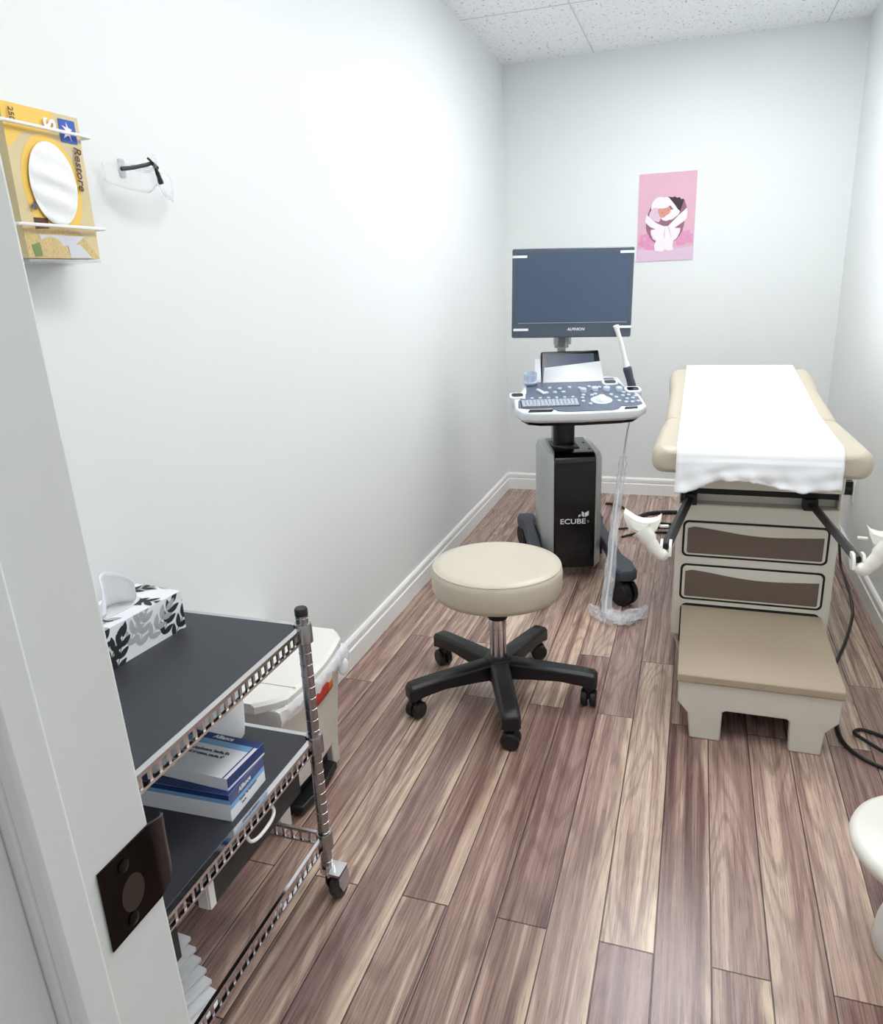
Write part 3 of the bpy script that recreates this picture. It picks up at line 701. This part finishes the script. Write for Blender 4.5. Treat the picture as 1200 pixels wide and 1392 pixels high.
def mkP(kind):
    lay[0] += 1; e = .0004 + .00002*lay[0]
    cl = lambda u, w: min(max(u, 0), w)
    if kind == 'right': return lambda u, v: (hx+e, -hy + cl(u, 2*hy), cl(v, hz))
    if kind == 'front': return lambda u, v: (-hx + cl(u, 2*hx), -hy-e, cl(v, hz))
    if kind == 'far': return lambda u, v: (-hx + cl(u, 2*hx), hy+e, cl(v, hz))
    return lambda u, v: (-hx + cl(v, 2*hx), -hy + cl(u, 2*hy), hz+e)
for kind, w, h, n in (('right', 2*hy, hz, 8), ('front', 2*hx, hz, 3), ('far', 2*hx, hz, 3), ('top', 2*hy, 2*hx, 9)):
    for i in range(n): sprigs(mkP(kind), w, h, 1)
b.build('carton', [M['card'], M['dink'], M['mink']], TB, smooth=False)
b = MB(); b.prism([(.024*math.cos(a), .060*math.sin(a)) for a in [i*PI/16 for i in range(32)]], 'z', hz, hz+.0012); b.build('slot_film', M['bag'], TB)
b = MB(); G = []
for i in range(19):
    u = i/18; row = []
    for j in range(9):
        v = j/8; wdt = .050*(1-.25*v)
        row.append(b.bm.verts.new((.016*math.sin(u*7+v*2)*(1+.5*v) + .02*math.sin(u*3)*v, -.012 + (u-.5)*2*wdt + .012*v, hz + .002 + .075*v*(1-.55*(2*abs(u-.45))**1.6))))
    G.append(row)
for a, c in zip(G, G[1:]):
    for j in range(8): b.face([a[j], a[j+1], c[j+1], c[j]])
b.build('tissue', M['paper'], TB, ang=80, solid=.001)

# paper towel roll
b = MB(); rnd = random.Random(5); rings = []
for k in range(13):
    z = .0 + .215*k/12; base = [.040, .056, .060, .061, .061, .060, .061, .061, .060, .060, .059, .054, .02][k]
    rings.append([((base + .0016*math.sin(5*a+z*40) + .001*math.sin(11*a-z*90))*math.cos(a), (base + .0016*math.sin(5*a+z*40))*math.sin(a), z) for a in [2*PI*i/40 for i in range(40)]])
b.loft(rings)
o = b.build('paper_roll', M['paper'], loc=(.222, -3.475, .4152), ang=80); tag(o, 'upright white paper roll on the middle cart shelf behind the boxes', 'paper roll')

# applicator boxes
def abox(label, loc, rz, sx, sy, sz, lower):
    q = thing('applicator_box', label, 'box', loc, rz, 'boxes on the middle cart shelf')
    b = MB(); b.box(-sx, 0, 0, sy, 0, sz, 0)
    e = .0003
    if lower:   # blue bands on the upper part of both visible sides and on the top
        b.poly([(e, 0, sz*.60), (e, sy, sz*.60), (e, sy, sz), (e, 0, sz)], 1); b.poly([(e, 0, sz*.42), (e, sy, sz*.42), (e, sy, sz*.60), (e, 0, sz*.60)], 2)
        b.poly([(-sx, -e, sz*.80), (0, -e, sz*.80), (0, -e, sz), (-sx, -e, sz)], 1); b.poly([(-sx, -e, sz*.64), (0, -e, sz*.64), (0, -e, sz*.80), (-sx, -e, sz*.80)], 2)
        b.poly([(-sx, 0, sz+e), (0, 0, sz+e), (0, sy, sz+e), (-sx, sy, sz+e)], 1)
    else:
        b.poly([(e, 0, sz*.2), (e, sy, sz*.2), (e, sy, sz), (e, 0, sz)], 1)
        b.poly([(-sx, sy*.84, sz+e), (0, sy*.84, sz+e), (0, sy, sz+e), (-sx, sy, sz+e)], 1)
        b.poly([(-sx, sy*.70, sz+e*.8), (-.010, sy*.70, sz+e*.8), (-.010, sy*.84, sz+e*.8), (-sx, sy*.84, sz+e*.8)], 2)
        b.poly([(-.010, 0, sz+e*.9), (-.007, 0, sz+e*.9), (-.007, sy, sz+e*.9), (-.010, sy, sz+e*.9)], 1)
    b.build('carton', [M['card'], M['navy'], M['sky']], q, smooth=False)
    if lower:
        text('Alliance', .013, M['tape'], q, (.0006, sy*.42, sz*.78), (0, 1, 0), (0, 0, 1), shear=.2, bold=.0002)
        text('Cotton Tip Applicators', .0062, M['ink'], q, (.0006, sy*.5, sz*.42), (0, 1, 0), (0, 0, 1)); text('Sterile', .0055, M['ink'], q, (.0006, sy*.36, sz*.24), (0, 1, 0), (0, 0, 1))
    else:
        text('Alliance', .014, M['tape'], q, (-sx*.44, sy*.92, sz+.0006), (1, 0, 0), (0, 1, 0), shear=.2, bold=.0002)
        text('Tip Applicators, Sterile, 2\'s', .0084, M['ink'], q, (-sx*.46, sy*.56, sz+.0006), (1, 0, 0), (0, 1, 0), bold=.0003)
        text('end of cotton, sterile, 6"', .0084, M['ink'], q, (-sx*.46, sy*.45, sz+.0006), (1, 0, 0), (0, 1, 0), bold=.0002)
abox('white and navy applicator carton under the other, on the middle cart shelf', (.388, -3.674, .4152), math.radians(2), .20, .118, .054, True)
abox('white carton with blue edges stacked on the navy applicator carton', (.381, -3.664, .4698), math.radians(-2.5), .185, .112, .024, False)

# fanned folded papers by the door frame
for k in range(7):
    b = MB(); G = []
    for i in range(7):
        u = i/6; G.append([b.bm.verts.new((.0 + .105*v, -.085 + .17*u, .004*math.sin(u*PI)+.003*v)) for v in (0, .5, 1)])
    for a, c in zip(G, G[1:]):
        for j in range(2): b.face([a[j], a[j+1], c[j+1], c[j]])
    o = b.build('folded_paper', M['paper'], loc=(.205 - .013*k, -3.76 + .004*k, .006 + .014*k), rot=(0, 0, -.25 + .03*k), solid=.009)
    tag(o, 'white folded paper in the fanned pile on the floor under the cart', 'paper', 'fanned white papers under the cart')

# ------------------------------------------------------------------ waste bin
t = thing('waste_bin', 'putty-coloured pedal waste bin with white liner behind the cart', 'waste bin', (.0, -3.10, 0))
b = MB()
def plan(x1, y0, y1, bul, n=10):
    pts = [(.03, y1), (.03, y0)]
    for i in range(n+1):
        u = i/n; pts.append((x1 + bul*math.sin(PI*u), y0 + (y1-y0)*u))
    return pts
b.loft([[(x, y, z) for x, y in plan(x1, -.165-.008*z, .165+.008*z, .014)] for z, x1 in ((.085, .206), (.20, .216), (.345, .230), (.362, .232))])
bd = b.build('body', M['bin'], t, ang=30, bev=.003)
b = MB(); b.box(.04, .206, -.165, -.115, 0, .086); b.box(.04, .206, .125, .165, 0, .086); b.box(.03, .12, -.115, .125, 0, .086); b.build('foot', M['bin'], t, bev=.003)
b = MB(); b.box(.12, .19, -.114, .124, .0, .084); b.prism([(.15, -.10), (.225, -.09), (.238, 0), (.225, .11), (.15, .115)], 'z', .012, .034); b.build('pedal', M['blk'], t, bev=.004)
b = MB(); rings = []
for i in range(15):
    u = i/14; y = -.190 + .375*u; v = (y-.0)/.185
    zt = .388 + .016*max(0, v)**2 ; x1 = .238 + .016*math.sin(PI*u) - .05*max(0, (.12-u)/.12) - .02*max(0, (u-.93)/.07)
    rings.append([(.012, y, zt-.026), (x1, y, zt-.026), (x1+.002, y, zt-.008), (x1-.008, y, zt), (.012, y, zt)])
b.loft(rings); ld = b.build('lid', M['lid'], t, ang=30)
b = MB(); b.box(.03, .248, -.099, -.096, .3875, .3892); b.build('lid_seam', M['bin'], ld)
b = MB(); rings = []; rnd = random.Random(9); N_ = 60
pp = plan(.238, -.172, .172, .016, 30); 
for dz, o_ in ((.366, -.002), (.362, .006), (.350, .010), (.338, .009), (.328, .006)):
    rings.append([(x + (o_ + rnd.uniform(-.003, .004) if x > .03 else 0), y*(1.0 + o_*1.2), dz + rnd.uniform(-.005, .005)*(dz < .36)) for x, y in pp])
b.loft(rings, cap=False)
for (cx, cy, cz, r) in ((.222, .196, .322, .030), (.238, .172, .300, .022)):
    rr = []
    for k in range(8):
        a = -PI/2 + PI*k/7; rr.append([(cx + r*.6*math.cos(a)*math.cos(2*PI*i/12)*(1+.12*math.sin(i*2.1)), cy + r*math.cos(a)*math.sin(2*PI*i/12), cz + r*math.sin(a)*1.1) for i in range(12)])
    b.loft(rr)
b.build('liner_bag', M['bag'], t, ang=50)
b = MB(); G = []
for i in range(9):
    u = i/8; y = -.015 + .115*u; x = .2285 + .014*math.sin(PI*(y+.166)/.332) + .0012
    G.append([b.bm.verts.new((x + (.0036 if z > .3 else .0012), y, z)) for z in (.278, .316)])
for k, (a, c) in enumerate(zip(G, G[1:])): b.face([a[0], a[1], c[1], c[0]], 1 if k > 5 else 0)
b.build('sticker', [M['red'], M['orange']], t, solid=.0008)

# ------------------------------------------------------------------ round-topped bin at right edge
t = thing('round_stool', 'white round-topped stool cut off by the right edge of the photo', 'stool', (1.615, -3.21, 0))
b = MB(); b.lathe([(.001, .228), (.150, .228), (.161, .234), (.164, .244), (.161, .254), (.150, .260), (.001, .262)], n=64); b.build('top', M['ivory'], t, ang=60)
b = MB(); b.lathe([(.001, 0), (.092, 0), (.098, .006), (.094, .05), (.080, .10), (.074, .16), (.082, .20), (.10, .229), (.001, .229)], n=48); b.build('pedestal', M['white'], t, ang=60)

# ------------------------------------------------------------------ cords, outlet
b = MB(); cord = [(1.775, -.93, .33), (1.77, -.96, .22), (1.785, -1.0, .06), (1.788, -1.06, .008), (1.783, -1.22, .006), (1.757, -1.53, .006), (1.69, -1.81, .006), (1.625, -2.02, .006), (1.592, -2.22, .006), (1.572, -2.44, .006), (1.592, -2.53, .006), (1.655, -2.59, .006), (1.73, -2.605, .006), (1.76, -2.58, .008), (1.70, -2.56, .016), (1.625, -2.475, .016), (1.612, -2.44, .012), (1.640, -2.415, .008), (1.70, -2.44, .006), (1.79, -2.49, .006)]
b.tube(smoothpts(cord, 8), .0055, n=8)
pc = tag(b.build('power_cord', M['blk']), 'black power cord from the right wall outlet, looping on the floor beside the step', 'cord')
b = MB(); b.box(1.768, 1.8155, -.955, -.905, .315, .350); b.build('plug', M['blk'], pc, bev=.004)
t = thing('wall_outlet', 'white outlet plate on the right wall beside the exam table', 'outlet', (W, -.93, .34))
b = MB(); b.prism(rrect(-.036, .036, -.060, .060, .005), 'x', -.006, 0); b.build('plate', M['white'], t, bev=.0015)
b = MB(); b.box(-.0075, -.0055, -.017, .017, -.034, -.006); b.box(-.0075, -.0055, -.017, .017, .012, .036); b.build('socket', M['ivory'], t)
b = MB(); b.box(1.772, 1.8142, -.95, -.91, .353, .376); b.tube(smoothpts([(1.772, -.93, .364), (1.74, -.93, .35), (1.70, -.90, .33), (1.60, -.88, .34)], 6), .005, n=8)
tag(b.build('upper_plug', M['blk']), 'black plug in the upper socket of the right wall outlet', 'plug')
for pts, r, lb in (([(.655, -.26, .007), (.70, -.262, .007), (.744, -.291, .007), (.80, -.40, .007), (.838, -.475, .007), (.894, -.532, .007), (.96, -.57, .007), (1.15, -.60, .007)], .0075, 'black cord curving across the floor behind the ivory heel cup'),
                   ([(.84, -.60, .011), (.86, -.51, .011), (.90, -.44, .011), (.96, -.40, .011), (1.06, -.375, .011), (1.30, -.35, .011)], .012, 'thick black hose running under the exam table head end'),
                   ([(.775, -.71, .005), (.84, -.68, .005), (.92, -.66, .005), (1.15, -.62, .005)], .0055, 'thin black cord behind the left stirrup, nearer the end wall'),
                   ([(.805, -.84, .006), (.85, -.79, .006), (.92, -.745, .006), (1.15, -.70, .006)], .0062, 'thin black cord behind the left stirrup, nearer the plastic sleeve')):
    b = MB(); b.tube(smoothpts(pts, 8), r, n=8); tag(b.build('floor_cord', M['blk']), lb, 'cord')

# ------------------------------------------------------------------ poster
t = thing('poster', 'pink poster of a swaddled baby in a basket on the end wall', 'poster', (.915, -.0005, 1.592))
b = MB(); hw, hh = .151, .227
b.box(-hw, hw, -.002, 0, -hh, hh, 0)
lv = [0]
def shp(pts, mi): lv[0] += 1; e = -.002 - .00004*lv[0]; b.poly([(x, e, z) for x, z in pts], mi)
def ell(cx, cz, rx, rz, mi, a0=0, a1=360, n=28): shp([(cx + rx*math.cos(math.radians(a0+(a1-a0)*i/n)), cz + rz*math.sin(math.radians(a0+(a1-a0)*i/n))) for i in range(n + (a1-a0 < 360))], mi)
rp = random.Random(4)
for k in range(60):
    sx = rp.choice((-1, 1)); ell(sx*(.085 + rp.uniform(-.025, .05)), -.13 + rp.uniform(-.03, .04) + (.02 if sx > 0 else 0), .012, .011, 2, n=10)
shp([(-hw, -.160), (-.05, -.172), (.05, -.168), (hw, -.155), (hw, -hh), (-hw, -hh)], 3)
ell(-.005, -.025, .102, .120, 4)
shp([(-.075, .075), (-.060, .092), (-.070, .060), (-.085, .030), (-.095, .0), (-.088, .045)], 7)
shp([(.005, .105), (.030, .100), (.040, .104), (.052, .096), (.066, .098), (.074, .088), (.088, .088), (.094, .060), (.084, .030), (.060, .022), (.035, .050)], 7)
ell(-.036, .050, .046, .056, 5); ell(-.060, .008, .032, .044, 3)
shp([(-.015, .104), (.010, .100), (.045, .058), (.064, .030), (.050, .022), (.030, .046), (.0, .080)], 5)
ell(.030, .014, .036, .024, 5); ell(.055, .022, .016, .014, 5); ell(.006, -.006, .030, .014, 5)
ell(-.012, .034, .034, .026, 6); ell(-.020, .014, .018, .016, 6); ell(-.022, .064, .040, .018, 5)
shp([(-.030, .028), (-.016, .025), (-.020, .022)], 4); shp([(.002, .036), (.014, .040), (.006, .033)], 4); shp([(-.012, .012), (-.004, .013), (-.008, .009)], 4)
shp([(.090, .085), (.104, .050), (.106, .03), (.012, -.050), (-.02, -.048), (-.085, .0), (-.062, -.016), (-.034, -.026), (-.020, -.014), (.0, -.020), (.020, -.014), (.034, -.016), (.044, -.004), (.062, .008), (.072, .026)], 4)
shp([(-.106, .020), (-.112, -.020), (-.085, -.045), (-.012, -.080), (.012, -.080), (.088, -.030), (.108, -.012), (.110, .020), (.106, .042), (.06, .002), (.012, -.046), (-.01, -.046), (-.055, -.026)], 5)
shp([(-.004, -.055), (-.080, -.062), (-.078, -.085), (-.066, -.110), (-.050, -.120), (-.058, -.150), (-.052, -.172), (-.012, -.178), (.0, -.168), (.022, -.176), (.048, -.170), (.040, -.150), (.044, -.125), (.062, -.110), (.076, -.080), (.078, -.060), (.012, -.055)], 5)
for q in ([(-.002, -.05), (-.010, -.09), (-.006, -.115), (-.003, -.09)], [(.010, -.05), (.030, -.105), (.034, -.106), (.016, -.05)], [(-.075, -.09), (-.050, -.118), (-.046, -.118), (-.072, -.088)], [(-.004, -.172), (.004, -.166), (.002, -.176)]): shp(q, 3)
b.build('print', [M['pink'], M['pink'], M['pinkd'], M['pinkl'], M['mauve'], M['wprint'], M['skin'], M['plum']], t, smooth=False)

# ------------------------------------------------------------------ glove box and its rack
t = thing('glove_box', 'yellow and pale wood patterned glove box with white gloves showing', 'glove box', (.014, -3.500, 1.485))
hy, hz, xf = .080, .115, .064
b = MB(); b.box(.0, xf, -hy, hy, -hz, hz, 1)
lv = [0]
def gs(pts, mi, k=None): lv[0] += 1; e = xf + .00015*lv[0]; b.poly([(e, y, z) for y, z in pts], mi)
gs([(-hy, hz), (.025, hz), (.022, .085), (-.01, .082), (-.045, .075), (-.075, .05), (-hy, .05)], 2)
gs([(.062*math.cos(a)-.002, .082*math.sin(a)-.003) for a in [i*PI/20 for i in range(40)]], 2)
gs([(-hy, -.07), (-.03, -.062), (.03, -.062), (.046, -.078), (hy, -hz), (-hy, -hz)], 3)
gs([(-.055, -.052), (-.026, -.052), (-.026, -.068), (-.055, -.070)], 4)
gs([(-.05, -.078), (.05, -.078), (.02, -.096), (-.045, -.092)], 5)
gs([(-.028+.026*math.cos(a), -.098+.017*math.sin(a)) for a in [i*PI/12 for i in range(24)]], 6)
gs([(-.070, -.095), (-.052, -.090), (-.050, -.112), (-.066, -.113)], 7)
gs([(.008, -.092), (.036, -.092), (.060, -.114), (.010, -.114)], 5)
gs([(.034, .108), (.070, .108), (.070, .072), (.034, .072)], 8)
gs([(.050, .105), (.054, .096), (.062, .094), (.055, .088), (.058, .074), (.052, .084), (.040, .078), (.048, .090), (.040, .098), (.050, .096)], 9)
b.build('carton', [M['gbox'], M['gwood'], M['gyel'], M['oat'], M['brn'], M['grayp'], M['oat'], M['green'], M['blue'], M['wprint']], t, smooth=False)
b = MB(); rings = []
for k, s in enumerate((1, .97, .85, .7, .55, .4, .25, .1, .01)):
    rings.append([(xf + .006*(1-s*s) + .004 + .0022*math.sin(.07*s*math.sin(a)*160+.05*s*math.cos(a)*40)*(s < .98), .050*s*math.cos(a)-.002, .065*s*math.sin(a)+.002) for a in [2*PI*i/36 for i in range(36)]])
b.loft(rings); b.build('gloves', M['latex'], t, ang=80)
rt, dn = (0, 0, -1), (0, 1, 0)
E_ = xf + .0035
text('Restore', .022, M['brn'], t, (E_, .062, .032), (0, -.05, -1), (0, 1, 0), shear=.15, bold=.0002)
text('S', .034, M['tape'], t, (E_, .010, .096), (0, 0, -1), (0, 1, 0), bold=.001)
text('250', .014, M['brn'], t, (E_, -.064, .098), (0, 0, -1), (0, 1, 0))
text('dl', .016, M['ink'], t, (E_, -.052, -.035), (0, 1, 0), (0, 0, 1), bold=.0006)
t = thing('glove_rack', 'white wire rack holding the glove box on the left wall', 'wall rack', (0, -3.5, 1.485))
for z in (.086, -.064):
    b = MB(); b.tube([(.001, -.094, z), (.086, -.092, z), (.0875, -.088, z), (.0875, .090, z), (.086, .094, z), (.001, .096, z)], .0028, n=8); b.build('rail', M['white'], t)
b = MB(); b.box(.0, .084, -.084, .075, -.1215, -.117); b.build('tray', M['acryl'], t)
b = MB(); b.box(.0, .004, -.096, .098, -.12, .12); b.build('back_plate', M['acryl'], t)

# ------------------------------------------------------------------ safety glasses on wall
t = thing('safety_glasses', 'clear safety glasses with black temples hung on the left wall', 'safety glasses', (.0, -3.205, 1.53))
b = MB(); G = []
for i in range(33):
    u = i/32; a = (u-.5)*2.1
    y = .098*math.sin(a)/math.sin(1.05); x = .060 - .060*(1-math.cos(a))/(1-math.cos(1.05))*.8
    top = .026 - .30*(y+.098)*.30 - .006*abs(math.sin(a*1.5)); bot = top - .050 + .018*math.exp(-(a/.14)**2) + .018*abs(a/1.05)**3
    G.append([b.bm.verts.new((x + .004*math.sin(PI*k/4), y, top + (bot-top)*k/4)) for k in range(5)])
for a_, c in zip(G, G[1:]):
    for j in range(4): b.face([a_[j], a_[j+1], c[j+1], c[j]])
b.build('lens_shield', M['clear'], t, ang=80, solid=.0022)
b = MB(); b.tube(smoothpts([(.066, -.108, .003), (.068, -.075, .009), (.070, -.038, .018), (.071, -.022, .022), (.071, -.006, .015)], 6), [(.0025, .0038)]*25, n=8, up=(0, 0, 1)); b.build('temple', M['blk'], t)
b = MB(); b.tube(smoothpts([(.073, -.036, .030), (.074, -.024, .022), (.074, -.014, .006), (.074, -.006, -.014)], 6), [.0022]*6 + [.0034]*6 + [.0044]*4 + [.0054]*3, n=8); b.build('temple', M['blk'], t)
t = thing('wall_hook', 'small clear hook on the left wall carrying the safety glasses', 'hook', (0, -3.232, 1.548))
b = MB(); b.prism(rrect(-.010, .010, -.018, .018, .006), 'x', 0, .003); b.tube(smoothpts([(.002, 0, .006), (.02, .0, .0), (.060, .002, -.010), (.080, .002, .000), (.080, .002, .018)], 6), .0026, n=8); b.build('hook_body', M['clear'], t)

# ------------------------------------------------------------------ world, camera, view
w = bpy.data.worlds.new('world'); bpy.context.scene.world = w; w.use_nodes = True
bg = w.node_tree.nodes['Background']; bg.inputs[0].default_value = (.92, .95, 1, 1); bg.inputs[1].default_value = .55
f, yaw, pit, rol = 1016.16984, .331391879, -.300395651, -.0409500539
cy, sy, cp, sp_, cr, sr = math.cos(yaw), math.sin(yaw), math.cos(pit), math.sin(pit), math.cos(rol), math.sin(rol)
fw = Vector((-sy*cp, cy*cp, sp_)); r = Vector((cy, sy, 0)); u = r.cross(fw)
r2, u2 = r*cr + u*sr, u*cr - r*sr
cam = bpy.data.cameras.new('camera'); co = bpy.data.objects.new('camera', cam); C.objects.link(co)
mw = Matrix((r2, u2, -fw)).transposed().to_4x4(); mw.translation = (1.11387, -4.58598, 1.30903); co.matrix_world = mw
cam.sensor_fit = 'VERTICAL'; cam.sensor_height = 24; cam.lens = f/1392*24; cam.clip_start = .02
sc_ = bpy.context.scene; sc_.camera = co
sc_.view_settings.view_transform = 'Standard'; sc_.view_settings.look = 'None'; sc_.view_settings.gamma = 1; sc_.view_settings.exposure = .17; sc_.view_settings.use_curve_mapping = False
sc_.cycles.max_bounces = 12; sc_.cycles.diffuse_bounces = 6; sc_.cycles.transparent_max_bounces = 16
